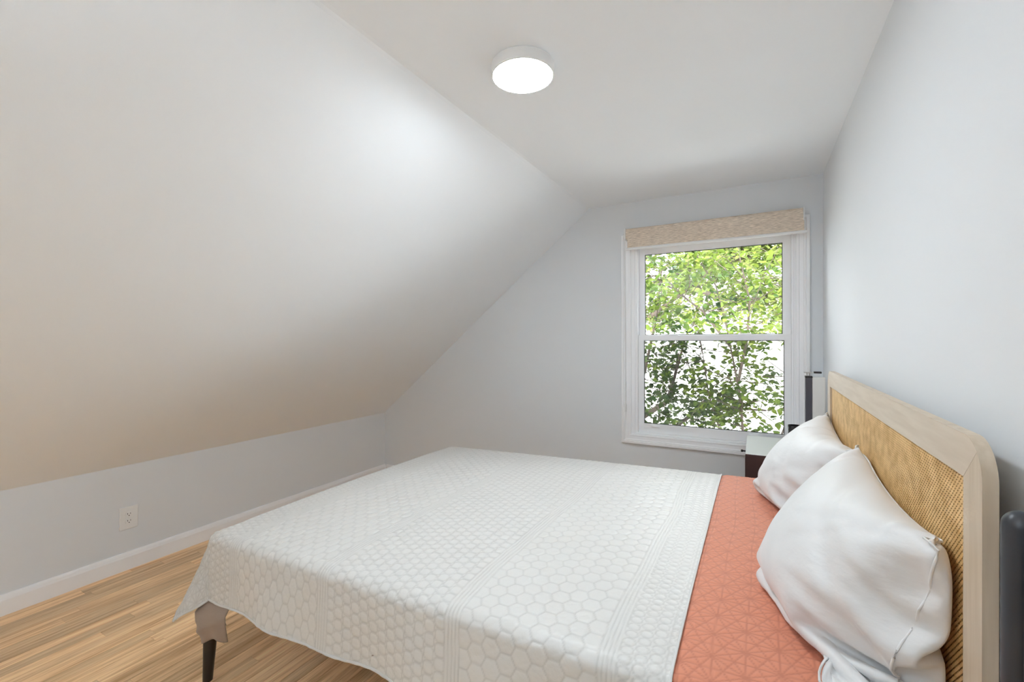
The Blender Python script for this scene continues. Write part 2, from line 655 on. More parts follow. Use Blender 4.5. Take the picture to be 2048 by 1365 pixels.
for yy in (-0.040, -0.060):
    w.tube([(-1.152, yy, 2.01), (-1.152, yy * 0.6 - 0.012, 1.80), (-1.152, -0.030 + (yy + 0.05) * 0.25, 0.83)], 0.0012, 6)
    for k in range(150):
        z = 2.0 - k * 0.0078
        f = (2.01 - z) / 1.18
        yb = yy + f * (-0.030 + (yy + 0.05) * 0.25 - yy)
        w.box(-1.1538, -1.1502, yb - 0.0018, yb + 0.0018, z - 0.0018, z + 0.0018)
w.build('bead_chain', 'white_plastic', sh)
w = MB()
w.box(-1.158, -1.146, -0.044, -0.022, 0.776, 0.834, 0.004)
w.lathe([(0, -0.007), (0.009, -0.007), (0.009, 0.007), (0, 0.007)], (-1.152, -0.036, 0.822), 16, 'x')
w.build('chain_tensioner', 'white_plastic', sh, True)

# ------------------------------------------------------------------ ceiling lamp and added fill light


def ceiling_lamp(x, y, lens, label, group=None):
    r = 0.110
    e = empty('ceiling_lamp', (x, y, H))
    tag(e, label, 'ceiling light', group)
    prof = [(r * 0.97, 0.0), (r, -0.003), (r, -0.032), (r * 0.985, -0.038), (r * 0.95, -0.040), (r * 0.95, -0.034), (0, -0.034)]
    MB().lathe(prof, (x, y, H), 64).build('housing', 'white_plastic', e, True, 40)
    MB().lathe([(0, -0.0345), (r * 0.945, -0.0345), (r * 0.945, -0.039), (r * 0.8, -0.0425), (r * 0.4, -0.045), (0, -0.0455)], (x, y, H), 64).build('lens', lens, e, True, 40)
    return e


ceiling_lamp(-1.06, -1.778, 'lamp_lens', 'round flush white ceiling light glowing above the bed')
# unseen torchiere added behind the viewer to brighten the room off the ceiling
tx, ty = -1.25, -4.0
fill_ = empty('fill_uplight', (tx, ty, 0))
tag(fill_, 'added fill light shaped as a black torchiere with upward bowl, unseen behind the viewer', 'fill light')
MB().lathe([(0, 0), (0.13, 0), (0.13, 0.012), (0.10, 0.02), (0.012, 0.028), (0, 0.028)], (tx, ty, 0), 40).build('base', 'black_metal', fill_, True)
MB().lathe([(0, 0.025), (0.011, 0.025), (0.011, 1.62), (0, 1.62)], (tx, ty, 0), 16).build('pole', 'black_metal', fill_, True)
MB().lathe([(0, 1.60), (0.03, 1.605), (0.10, 1.64), (0.15, 1.70), (0.155, 1.72), (0.148, 1.72), (0.143, 1.702), (0.09, 1.655), (0, 1.65)], (tx, ty, 0), 48).build('bowl', 'white_plastic', fill_, True)
MB().lathe([(0, 1.672), (0.105, 1.672), (0.105, 1.676), (0, 1.678)], (tx, ty, 0), 48).build('lens', 'fill_uplight_lens', fill_, True)

# ------------------------------------------------------------------ outlet on the knee wall
ol = empty('wall_outlet', (XL, -1.998, 0.295))
tag(ol, 'white duplex outlet plate on the low knee wall', 'outlet')
oy, oz = -1.998, 0.291
MB().box(XL, XL + 0.006, oy - 0.043, oy + 0.043, oz - 0.063, oz + 0.063, 0.0025).build('plate', 'white_plastic', ol)
for dz in (-0.0195, 0.0195):
    w = MB()
    pts = []
    for k in range(28):
        a = 2 * PI * k / 28
        pts.append((XL + 0.005, oy + 0.0172 * math.cos(a), oz + dz + max(-0.0142, min(0.0142, 0.0172 * math.sin(a)))))
    w.prism(pts, (0.0032, 0, 0))
    rc = w.build('receptacle', 'white_plastic', ol)
    for dy, hh in ((-0.0065, 0.009), (0.0065, 0.0075)):
        s = MB().box(XL + 0.0075, XL + 0.0085, oy + dy - 0.0011, oy + dy + 0.0011, oz + dz + 0.004 - hh / 2, oz + dz + 0.004 + hh / 2).build('slot', 'dark_slot')
        s.parent = rc
    s = MB().lathe([(0, 0), (0.0026, 0), (0.0026, 0.001), (0, 0.001)], (XL + 0.0075, oy, oz + dz - 0.007), 12, 'x').build('ground_hole', 'dark_slot')
    s.parent = rc
MB().lathe([(0, 0), (0.003, 0), (0.0025, 0.0014), (0, 0.0016)], (XL + 0.006, oy, oz), 14, 'x').build('screw', 'white_plastic', ol, True)

# ------------------------------------------------------------------ bed
HX = -0.0585                     # front face of the headboard
HY0, HY1, HT = -2.285, -0.70, 1.146
BX0, BX1 = -2.15, -0.088         # mattress
BY0, BY1 = -2.265, -0.745
bed = empty('bed', (-1.1, -1.5, 0))
tag(bed, 'platform bed with blond wood and woven cane headboard and black legs', 'bed')
FW = 0.067
HB0 = 0.16
RAD = 0.062


def rounded_outline(y0, y1, z0, z1, r, n=10):
    pts = [(y0, z0)]
    for k in range(n + 1):
        a = PI - (PI / 2) * k / n
        pts.append((y0 + r + r * math.cos(a), z1 - r + r * math.sin(a)))
    for k in range(n + 1):
        a = PI / 2 - (PI / 2) * k / n
        pts.append((y1 - r + r * math.cos(a), z1 - r + r * math.sin(a)))
    pts.append((y1, z0))
    return pts


XB = HX + 0.0175
# top rail with mitred ends, rounded outer corners
ou = rounded_outline(HY0, HY1, HB0, HT, RAD)
n_ = len(ou)
half = 10
cy0 = [ou[1 + k] for k in range(half + 1)]
cy1 = [ou[1 + half + 1 + k] for k in range(half + 1)]
mid0 = cy0[half // 2]
mid1 = cy1[half // 2]
top = [mid0] + cy0[half // 2 + 1:] + cy1[:half // 2] + [mid1] + [(HY1 - FW, HT - FW), (HY0 + FW, HT - FW)]
w = MB()
w.prism([(HX, y, z) for y, z in top], (XB - HX, 0, 0))
w.build('headboard_rail', 'blond_wood_across', bed, True, 30)
GAPM = 0.0007
left = [(HY0, HB0)] + cy0[:half // 2 + 1] + [(HY0 + FW, HT - FW), (HY0 + FW, HB0)]
left = [(y, z - (GAPM if z > HT - FW - 0.001 else 0)) for y, z in left]
w = MB()
w.prism([(HX, y, z) for y, z in left], (XB - HX, 0, 0))
w.build('headboard_stile', 'blond_wood_upright', bed, True, 30)
right = [mid1] + cy1[half // 2 + 1:] + [(HY1, HB0), (HY1 - FW, HB0), (HY1 - FW, HT - FW)]
right = [(y, z - (GAPM if z > HT - FW - 0.001 else 0)) for y, z in right]
w = MB()
w.prism([(HX, y, z) for y, z in right], (XB - HX, 0, 0))
w.build('headboard_stile', 'blond_wood_upright', bed, True, 30)
# edge banding carried round the rounded outline
bd = MB()
n_o = len(ou)
cen = ((HY0 + HY1) / 2, 0.6)
outer = []
for k, (y, z) in enumerate(ou):
    p, q = ou[max(k - 1, 0)], ou[min(k + 1, n_o - 1)]
    ty_, tz_ = q[0] - p[0], q[1] - p[1]
    l_ = math.hypot(ty_, tz_)
    outer.append((y - tz_ / l_ * 0.0009, z + ty_ / l_ * 0.0009))
ring = [[bd.bm.verts.new((x, y, z)) for (y, z) in pl] for x, pl in ((HX - 0.0002, ou), (HX - 0.0002, outer), (XB, outer), (XB, ou))]
for a_ in range(4):
    for k in range(n_o - 1):
        r0, r1 = ring[a_], ring[(a_ + 1) % 4]
        bd.bm.faces.new((r0[k], r0[k + 1], r1[k + 1], r1[k]))
bd.build('edge_band', 'blond_wood_upright', bed, True, 40)
MB().box(HX, XB, HY0 + FW, HY1 - FW, 0.52, 0.60, 0.001, 1).build('headboard_rail', 'blond_wood_across', bed)
MB().box(HX + 0.0115, XB - 0.001, HY0 + FW - 0.004, HY1 - FW + 0.004, 0.58, HT - FW + 0.004).build('cane_backing', 'cane_backing', bed)
# woven cane: every strand goes over and under
PITCH = 0.0056


def cane():
    y0, y1, z0, z1 = HY0 + FW - 0.001, HY1 - FW + 0.001, 0.59, HT - FW + 0.001
    ny = int((y1 - y0) / PITCH)
    nz = int((z1 - z0) / PITCH)
    V, Q = [], []
    base = 0
    hw = 0.0020
    xs = HX + 0.008
    amp = 0.0011
    zs = z0 + np.arange(nz + 1) * PITCH
    ys = y0 + np.arange(ny + 1) * PITCH
    for i in range(ny):       # upright strands
        yc = y0 + (i + 0.5) * PITCH
        ph = (np.arange(nz + 1) + i) % 2 * 2 - 1
        x = xs - amp * ph
        v = np.zeros((nz + 1, 2, 3))
        v[:, :, 0] = x[:, None]
        v[:, 0, 1] = yc - hw
        v[:, 1, 1] = yc + hw
        v[:, :, 2] = (zs + PITCH * 0.5)[:, None]
        idx = base + np.arange((nz + 1) * 2).reshape(nz + 1, 2)
        Q.append(np.stack([idx[:-1, 0], idx[:-1, 1], idx[1:, 1], idx[1:, 0]], 1))
        V.append(v.reshape(-1, 3))
        base += (nz + 1) * 2
    for j in range(nz):       # level strands
        zc = z0 + (j + 0.5) * PITCH
        ph = (np.arange(ny + 1) + j + 1) % 2 * 2 - 1
        x = xs - amp * ph
        v = np.zeros((ny + 1, 2, 3))
        v[:, :, 0] = x[:, None]
        v[:, :, 1] = (ys + PITCH * 0.5)[:, None]
        v[:, 0, 2] = zc - hw
        v[:, 1, 2] = zc + hw
        idx = base + np.arange((ny + 1) * 2).reshape(ny + 1, 2)
        Q.append(np.stack([idx[:-1, 0], idx[:-1, 1], idx[1:, 1], idx[1:, 0]], 1))
        V.append(v.reshape(-1, 3))
        base += (ny + 1) * 2
    me = raw_mesh('woven_cane', np.concatenate(V), np.concatenate(Q), True)
    o = link('woven_cane', me, 'cane', bed)
    o.matrix_parent_inverse = Matrix.Translation(-Vector(bed.location))
    o['kind'] = 'stuff'


cane()
# platform frame
RZ0, RZ1 = 0.385, 0.42
w = MB()
MB().box(BX0 - 0.008, BX1 + 0.02, BY0, BY0 + 0.03, RZ0, RZ1, 0.004).build('side_rail', 'rail_fabric', bed)
MB().box(BX0 - 0.008, BX1 + 0.02, BY1 - 0.03, BY1, RZ0, RZ1, 0.004).build('side_rail', 'rail_fabric', bed)
MB().box(BX0 - 0.03, BX0 - 0.008, BY0 + 0.01, BY1 - 0.01, RZ0, RZ1, 0.004).build('foot_rail', 'rail_fabric', bed)
for k in range(12):
    x = BX0 + 0.05 + k * 0.165
    MB().box(x, x + 0.07, BY0 + 0.03, BY1 - 0.03, RZ1 - 0.025, RZ1 - 0.005).build('slat', 'blond_wood_across', bed)
w.bm.free()
for (x, y, sx, sy) in ((-2.165, -2.232, -0.018, -0.013), (-2.165, -0.785, -0.018, 0.013), (-0.16, -2.225, 0.0, -0.02), (-0.16, -0.785, 0.0, 0.02), (-1.1, -1.5, 0, 0)):
    MB().tube([(x, y, 0.40), (x + sx * 0.5, y + sy * 0.5, 0.17), (x + sx, y + sy, 0.0)], [0.027, 0.023, 0.0165], 20).build('leg', 'black_metal', bed, True, 40)

# mattress with fitted sheet
mt = empty('mattress', (-1.1, -1.5, RZ1))
tag(mt, 'mattress in a taupe fitted sheet under the white quilt', 'mattress')


def ztop(x):
    t = np.clip((x - BX0) / (BX1 - BX0), 0, 1)
    return 0.584 + 0.058 * (t ** 0.8)


w = MB()
w.box(BX0 + 0.016, BX1, BY0 + 0.016, BY1 - 0.016, RZ1, 0.60, 0.045, 6)
for v in w.bm.verts:
    if v.co.z > 0.5:
        v.co.z += float(ztop(v.co.x)) - 0.60 - 0.016
w.build('mattress_core', 'taupe_sheet', mt, True, 60)


def sheet_corner():
    # loose corner of the fitted sheet hanging in front of the foot leg
    nu, nv = 34, 30
    P = np.zeros((nu, nv, 3))
    for i in range(nu):
        a = i / (nu - 1)                 # from the foot side round to the near side
        for j in range(nv):
            t = j / (nv - 1)             # down
            z = 0.44 - t * (0.255 - 0.025 * max(0, a - 0.5) * 2)
            # plan: from the foot side (a=0) round the corner to the near side (a=1)
            if a < 0.35:
                k = a / 0.35
                x = -2.165 - 0.012 * t - 0.010 * math.sin(PI * k)
                y = -2.20 - 0.085 * k
            else:
                k = (a - 0.35) / 0.65
                x = -2.165 - 0.012 * t + 0.16 * k
                y = -2.285 - 0.008 * math.sin(PI * k) + 0.02 * k * k
            g = max(0, t - 0.72) / 0.28
            fold = math.exp(-((t - (1.02 - 0.42 * a)) / 0.045) ** 2)
            y += (-0.010 * fold + 0.007 * g * math.sin(16 * a + 3 * t)) * math.sin(PI * a) - 0.006 * math.sin(PI * t) + 0.012 * g
            x += 0.020 * g * (1 - 1.6 * a)
            z += 0.008 * g * math.sin(11 * a)
            tuck = max(0.0, 1 - t / 0.58)
            x += 0.15 * tuck * (1 - a)
            y += 0.09 * tuck
            P[i, j] = (x, y, z)
    me = grid_mesh('sheet_corner', P)
    o = link('sheet_corner', me, 'taupe_sheet', mt)
    o.matrix_parent_inverse = Matrix.Translation(-Vector(mt.location))
    md = o.modifiers.new('s', 'SOLIDIFY')
    md.thickness = 0.0025


sheet_corner()

# ------------------------------------------------------------------ quilt
QH = -0.17                       # head end of the quilt
RC = 0.038
CORAL = 0.325                    # width of the coral border from the head end
NEAR_OV, FAR_OV, FOOT_OV = 0.262, 0.22, 0.245


def hexd(u, v, s):
    """distance to the edges of a hexagon lattice with spacing s"""
    b = s * math.sqrt(3)
    best = np.full(u.shape, 9.0)
    sec = np.full(u.shape, 9.0)
    for (ou_, ov_) in ((0, 0), (s / 2, b / 2)):
        iu = np.round((u - ou_) / s)
        iv = np.round((v - ov_) / b)
        for du in (-1, 0, 1):
            for dv in (-1, 0, 1):
                d = np.hypot(u - ou_ - (iu + du) * s, v - ov_ - (iv + dv) * b)
                sec = np.minimum(sec, np.maximum(best, d))
                best = np.minimum(best, d)
    return (sec - best) * 0.5


def lined(c, s):
    return np.abs(c - s * np.round(c / s))


def stars(u, v, s):
    d = np.full(u.shape, 9.0)
    for k in range(3):
        a = k * PI / 3
        d = np.minimum(d, lined(u * math.cos(a) + v * math.sin(a), s * math.sqrt(3) / 2))
        d = np.minimum(d, lined(u * math.cos(a + PI / 6) + v * math.sin(a + PI / 6), s / 2))
    return d


def pebbles(u, v, s):
    iu = np.round(u / s)
    vv = v + (iu % 2) * s * 0.5
    x = np.abs(u - iu * s) / (s / 2)
    y = np.abs(vv - s * np.round(vv / s)) / (s / 2)
    r = (x ** 3 + y ** 3) ** (1 / 3)
    return np.abs(r - 0.93) * s / 2


def ovals(u, v, su, sv):
    iu = np.round(u / su)
    vv = v + (iu % 2) * sv * 0.5
    x = (u - iu * su) / (su * 0.44)
    y = (vv - sv * np.round(vv / sv)) / (sv * 0.44)
    r = np.hypot(x, y)
    return np.abs(r - 1.0) * min(su, sv) * 0.44


def band_lines(u, cs):
    d = np.full(u.shape, 9.0)
    for c in cs:
        d = np.minimum(d, np.abs(u - c))
    return d


def quilt_pattern(u, v):
    """u: distance from head end, v: across; returns distance to the nearest seam"""
    wob = 0.006 * np.sin(5 * v + 1.0) + 0.003 * np.sin(13 * v)
    uu = u + wob
    d = np.full(u.shape, 9.0)
    E = CORAL
    L = [(0.105, 0.145), (0.50, 0.545), (0.98, 1.025), (1.45, 1.495)]
    for (a, b_) in L:
        m_ = (uu > E + a - 0.004) & (uu < E + b_ + 0.004)
        dl = band_lines(uu - E, np.linspace(a, b_, 5))
        d = np.where(m_, np.minimum(d, dl), d)
    m_ = uu < E
    d = np.where(m_, stars(uu, v, 0.072), d)
    m_ = (uu >= E) & (uu < E + 0.105)
    d = np.where(m_, np.minimum(ovals(uu - E - 0.028, v, 0.031, 0.026), np.abs(uu - E - 0.008)), d)
    m_ = (uu > E + 0.145) & (uu < E + 0.50)
    dh = np.minimum(hexd(v, uu, 0.047), lined(v * math.cos(PI / 6) + uu * 0.5, 0.047) + 0.003)
    d = np.where(m_, np.minimum(d, dh), d)
    m_ = (uu > E + 0.545) & (uu < E + 0.98)
    d = np.where(m_, np.minimum(d, pebbles(uu, v, 0.034)), d)
    m_ = (uu > E + 1.025) & (uu < E + 1.45)
    d = np.where(m_, np.minimum(d, hexd(v * 0.62, uu, 0.036)), d)
    m_ = (uu > E + 1.495) & (uu < E + 1.66)
    d = np.where(m_, np.minimum(d, ovals(uu, v, 0.031, 0.026)), d)
    m_ = uu > E + 1.66
    d = np.where(m_, stars(uu, v, 0.072), d)
    return d


def smooth_noise(u, v, seed, scale, octs=3):
    r = np.random.default_rng(seed)
    z = np.zeros(u.shape)
    for o_ in range(octs):
        for k in range(5):
            a = r.uniform(0, 2 * PI)
            f = scale * 2 ** o_ * r.uniform(0.7, 1.4)
            z += np.sin((u * math.cos(a) + v * math.sin(a)) * f + r.uniform(0, 7)) / 2 ** o_
    return z / 5


LU = QH - BX0 - RC               # flat length
WV = (BY1 - BY0) / 2 - RC + 0.004
YM = (BY0 + BY1) / 2
us_ = np.arange(0, LU + FOOT_OV, 0.0036)
vs_ = np.arange(-(WV + NEAR_OV), WV + FAR_OV, 0.0036)
UU, VV = np.meshgrid(us_, vs_, indexing='ij')


def quilt_surface(Ug, Vg):
    wave = 0.010 * np.sin(Ug * 7 + 0.6) + 0.006 * np.sin(Ug * 15)
    a = np.maximum(0, Ug - LU)
    bb = np.maximum(0, np.abs(Vg) - WV)
    sgn = np.sign(Vg)
    rr = np.hypot(a, bb)
    th = np.arctan2(bb, a + 1e-9)
    corner = np.sin(2 * th) ** 2 * ((a > 0) & (bb > 0))
    arc = RC * PI / 2
    over = np.maximum(0, rr - arc)
    q = np.minimum(rr, arc) / RC
    flare = 0.06 + 0.24 * np.cos(th) ** 2 * (a > 0) + 0.20 * corner
    side_wave = (0.05 * np.sin(Ug * 9.0 + 0.5) + 0.03 * np.sin(Ug * 21)) * np.sin(th) ** 2 + 0.05 * np.sin(Vg * 8) * np.cos(th) ** 2
    flare = flare + side_wave * np.minimum(1, over / 0.1)
    hor = RC * np.sin(q) + over * flare
    drop = RC * (1 - np.cos(q)) + over * np.sqrt(np.maximum(0.2, 1 - flare ** 2))
    X = QH - np.minimum(Ug, LU) - hor * np.cos(th) * (rr > 0)
    Y = YM + sgn * (np.minimum(np.abs(Vg), WV) + hor * np.sin(th) * (rr > 0))
    Z = ztop(X) + 0.008 + 0.0035 * smooth_noise(Ug, Vg, 3, 5.0) - drop
    Z += -0.012 * (np.abs(Vg) / WV) ** 4 * (rr == 0) - 0.012 * (rr > 0)
    return np.stack([X, Y, Z], -1)


P = quilt_surface(UU, VV)
Nn = np.cross(np.gradient(P, axis=1), np.gradient(P, axis=0))
Nn /= np.linalg.norm(Nn, axis=-1, keepdims=True) + 1e-12
D = quilt_pattern(UU, VV + 0.01 * np.sin(3 * UU))
coral_edge = CORAL + 0.012 * np.sin(VV * 3.1 + 0.8) + 0.007 * np.sin(VV * 8.0 + 2)
seam = np.exp(-(D / 0.0034) ** 2)
puff = 1 - np.exp(-(D / 0.006))
crinkle = smooth_noise(UU, VV, 5, 60.0, 2)
hgt = 0.0011 * puff - 0.0012 * seam + 0.0006 * crinkle
P += Nn * hgt[..., None]
stitch = np.exp(-(D / 0.0019) ** 2) * 0.6
ic = int(CORAL / 0.0036)
quilt = empty('quilt', (-1.1, -1.5, 0.58))
tag(quilt, 'white stitched quilt with a coral border at the head of the bed', 'quilt')
# coral border lies a touch lower than the white body
Pc = P[:ic + 3].copy()
Pc -= Nn[:ic + 3] * 0.004 * np.clip((np.arange(ic + 3) - ic + 6) / 4, 0, 1)[:, None, None]
ql = lambda nm, pp, st, mt_: link(nm, grid_mesh(nm, pp, attrs={'stitch': st}, flip=True), mt_, quilt)
o = ql('cover', P[ic:], stitch[ic:], 'quilt_white')
o.matrix_parent_inverse = Matrix.Translation(-Vector(quilt.location))
o = ql('border', Pc, stitch[:ic + 3], 'quilt_coral')
o.matrix_parent_inverse = Matrix.Translation(-Vector(quilt.location))
o['label'] = 'coral star-stitched border'


def piping(name, line, rad, mt_, step=5):
    w = MB()
    w.tube([tuple(p) for p in line[::step]] + [tuple(line[-1])], rad, 6)
    w.build(name, mt_, quilt, True, 60)


piping('piping', P[ic] + Nn[ic] * 0.001, 0.0032, 'binding_white', 4)
hem = np.concatenate([P[ic:, 0], P[-1, :], P[ic:, -1][::-1]])
piping('binding', hem, 0.0042, 'binding_white', 5)

# ------------------------------------------------------------------ pillows (small cloth solver: two sheets sewn together and filled)


def simulate_pillow(seed, y0, y1, base, lean, hgt_, vol, yaw=0.0, steps=75, ear=0.10):
    r = np.random.default_rng(seed)
    na, nb = 58, 44
    W_, Hh = (y1 - y0), hgt_
    ga, gb = np.meshgrid(np.linspace(0, 1, na), np.linspace(0, 1, nb), indexing='ij')
    inner = np.zeros((na, nb), bool)
    inner[1:-1, 1:-1] = True
    idF = np.arange(na * nb).reshape(na, nb)
    idB = idF.copy()
    nin = inner.sum()
    idB[inner] = na * nb + np.arange(nin)
    n = na * nb + nin
    X0 = np.zeros((n, 3))

    def place(a, b_, off):
        # b_: 0 bottom .. 1 top; leaning back towards the headboard
        d = np.array([math.sin(lean), 0, math.cos(lean)])
        nrm = np.array([-math.cos(lean), 0, math.sin(lean)])
        p = np.zeros(a.shape + (3,))
        p[..., 0] = base[0]
        p[..., 2] = base[1]
        p[..., 1] = y0 + a * W_
        p += d * (b_ * Hh)[..., None] + nrm * off[..., None]
        p[..., 0] += (a - 0.5) * math.tan(yaw) * W_
        return p
    KR = 0.20
    sa, sb = 2 * ga - 1, 2 * gb - 1
    ra = sa * np.sqrt(1 - KR * sb ** 2 * np.abs(sa)) * 0.5 + 0.5
    rb = sb * np.sqrt(1 - KR * sa ** 2 * np.abs(sb)) * 0.5 + 0.5
    rest = np.zeros((n, 2))
    rest[idF.ravel()] = np.stack([ra * W_, rb * Hh], -1).reshape(-1, 2)
    rest[idB[inner]] = np.stack([ra * W_, rb * Hh], -1)[inner]
    bul = (np.sin(PI * ga) * np.sin(PI * gb)) ** 0.6
    X0[idF.ravel()] = place(ra, rb, 0.05 * bul + 0.004 * r.standard_normal(ga.shape) * bul).reshape(-1, 3)
    pb = place(ra, rb, -0.05 * bul)
    X0[idB[inner]] = pb[inner]
    lens_a, lens_b = W_ / (na - 1), Hh / (nb - 1)
    groups = []

    def add(I, J, L, k):
        I, J = I.ravel(), J.ravel()
        groups.append((I, J, np.hypot(*(rest[I] - rest[J]).T), k))
    for idg in (idF, idB):
        for st in (0, 1):
            add(idg[st:-1:2, :], idg[st + 1::2, :], lens_a, 1.0) if idg[st:-1:2].shape == idg[st + 1::2].shape else add(idg[st:-1:2], idg[st + 1::2][:idg[st:-1:2].shape[0]], lens_a, 1.0)
            add(idg[:, st:-1:2], idg[:, st + 1::2][:, :idg[:, st:-1:2].shape[1]], lens_b, 1.0)
        dg = math.hypot(lens_a, lens_b)
        for s1 in (0, 1):
            for s2 in (0, 1):
                A = idg[s1:-1:2, s2:-1:2]
                B = idg[s1 + 1::2, s2 + 1::2][:A.shape[0], :A.shape[1]]
                add(A, B, dg, 0.5)
                A2 = idg[s1 + 1::2, s2:-1:2]
                B2 = idg[s1:-1:2, s2 + 1::2]
                k0, k1 = min(A2.shape[0], B2.shape[0]), min(A2.shape[1], B2.shape[1])
                add(A2[:k0, :k1], B2[:k0, :k1], dg, 0.5)
        for s in range(4):       # weak bending springs
            A, B = idg[s:-2:4, :], idg[s + 2::4, :]
            k0 = min(A.shape[0], B.shape[0])
            add(A[:k0], B[:k0], 2 * lens_a, 0.02)
            A, B = idg[:, s:-2:4], idg[:, s + 2::4]
            k0 = min(A.shape[1], B.shape[1])
            add(A[:, :k0], B[:, :k0], 2 * lens_b, 0.02)
    qF = np.stack([idF[:-1, :-1], idF[1:, :-1], idF[1:, 1:], idF[:-1, 1:]], -1).reshape(-1, 4)
    qB = np.stack([idB[:-1, :-1], idB[:-1, 1:], idB[1:, 1:], idB[1:, :-1]], -1).reshape(-1, 4)
    Qd = np.concatenate([qF, qB])
    tri = np.concatenate([Qd[:, [0, 1, 2]], Qd[:, [0, 2, 3]]])
    X = X0.copy()
    V = np.zeros_like(X)
    dt = 1 / 50

    def volume_grad(X):
        a, b_, c = X[tri[:, 0]], X[tri[:, 1]], X[tri[:, 2]]
        g = np.zeros_like(X)
        cr = np.cross(b_ - a, c - a)
        vol_ = np.einsum('ij,ij->', a, np.cross(b_, c)) / 6
        for k in range(3):
            for ax in range(3):
                g[:, ax] += np.bincount(tri[:, k], cr[:, ax], n)
        return vol_, g / 6
    mask = np.ones((n, 1))
    for idg in (idF, idB):
        mask[idg[ga < ear]] = 0.02
    v0, _ = volume_grad(X)
    sg = 1.0 if v0 > 0 else -1.0
    for s in range(steps):
        V *= 0.93
        V[:, 2] -= 9.8 * dt * 0.12
        V[:, 0] += 0.8 * dt
        Xp = X.copy()
        X = X + V * dt
        tv = vol * min(1.0, 0.3 + s / 30)
        for it in range(24):
            vv, g = volume_grad(X)
            C = vv * sg - tv
            g *= mask
            X -= (sg * C / (np.einsum('ij,ij->', g, g) + 1e-12)) * g * 0.8
            for (I, J, L, k) in groups:
                d = X[J] - X[I]
                l = np.sqrt(np.einsum('ij,ij->i', d, d)) + 1e-9
                f = (l - L) / l
                f = np.where(f < 0, f * 0.95, f) * 0.5 * k
                d *= f[:, None]
                X[I] += d
                X[J] -= d
            # headboard, mattress top
            X[:, 0] = np.minimum(X[:, 0], HX - 0.002)
            zt = ztop(X[:, 0]) + 0.016
            lowm = X[:, 2] < zt
            X[lowm, 2] = zt[lowm]
            # resting friction on the quilt
            X[lowm, 0] = X[lowm, 0] * 0.2 + Xp[lowm, 0] * 0.8
            X[lowm, 1] = X[lowm, 1] * 0.2 + Xp[lowm, 1] * 0.8
        V = (X - Xp) / dt
    return X, Qd, idF, inner


def pillow(seed, y0, y1, base, lean, hgt_, vol, label, yaw=0.0):
    X, Qd, idF, inner = simulate_pillow(seed, y0, y1, base, lean, hgt_, vol, yaw)
    # soft creases in the satin, pressed along the surface normal
    r = np.random.default_rng(seed + 100)
    na, nb = idF.shape
    ga, gb = np.meshgrid(np.linspace(0, 1, na), np.linspace(0, 1, nb), indexing='ij')
    Fp = X[idF]
    Nf = np.cross(np.gradient(Fp, axis=1), np.gradient(Fp, axis=0))
    Nf /= np.linalg.norm(Nf, axis=-1, keepdims=True) + 1e-9
    if Nf[na // 2, nb // 2, 0] > 0:
        Nf = -Nf
    dsp = np.zeros(ga.shape)
    for k in range(26):
        a0, b0 = r.uniform(0.02, 0.95), r.uniform(0.05, 0.95)
        if k < 12:               # gathered creases that start at the near seam
            a0, b0 = r.uniform(0.02, 0.12), r.uniform(0.08, 0.92)
            ang = r.normal(0.0, 0.5)
        else:
            ang = r.normal(0.9, 0.45)
        L_, wd, am = r.uniform(0.10, 0.30), r.uniform(0.012, 0.024), r.uniform(0.003, 0.008) * r.choice([-1, 1])
        u = (ga - a0) * math.cos(ang) + (gb - b0) * math.sin(ang)
        v = -(ga - a0) * math.sin(ang) + (gb - b0) * math.cos(ang) + 0.25 * u * u
        dsp += am * np.exp(-(v / wd) ** 2) * np.exp(-((u - L_ * 0.4) / L_) ** 4)
    dsp *= np.clip(np.minimum(np.minimum(ga, 1 - ga), np.minimum(gb, 1 - gb)) / 0.08, 0, 1)
    Fp = Fp + Nf * dsp[..., None]
    X[idF[1:-1, 1:-1].ravel()] = Fp[1:-1, 1:-1].reshape(-1, 3)
    X[:, 0] = np.minimum(X[:, 0], HX - 0.002)
    c = Vector((base[0], (y0 + y1) / 2, base[1]))
    e = empty('pillow', c)
    tag(e, label, 'pillow', 'white pillows against the headboard')
    me = raw_mesh('pillowcase', X, Qd, True)
    o = link('pillowcase', me, 'satin', e)
    o.matrix_parent_inverse = Matrix.Translation(-c)
    bm = bmesh.new()
    bm.from_mesh(me)
    bmesh.ops.recalc_face_normals(bm, faces=bm.faces)
    bm.to_mesh(me)
    bm.free()
    me.polygons.foreach_set('use_smooth', [True] * len(me.polygons))
    md = o.modifiers.new('sub', 'SUBSURF')
    md.levels = md.render_levels = 1
    # seam piping round the edge
    ring = np.concatenate([idF[:, 0], idF[-1, 1:], idF[-2::-1, -1], idF[0, -2:0:-1]])
    pts = [tuple(X[i]) for i in ring]
    w = MB()
    w.tube(pts + [pts[0]], 0.0022, 6)
    w.build('seam', 'satin', e, True, 60)


pillow(21, -2.25, -1.43, (-0.278, 0.655), math.radians(17), 0.69, 0.038, 'white satin pillow nearest the viewer, leaning on the headboard')
pillow(22, -1.47, -0.71, (-0.29, 0.655), math.radians(19), 0.67, 0.034, 'white satin pillow nearest the window, leaning on the headboard')

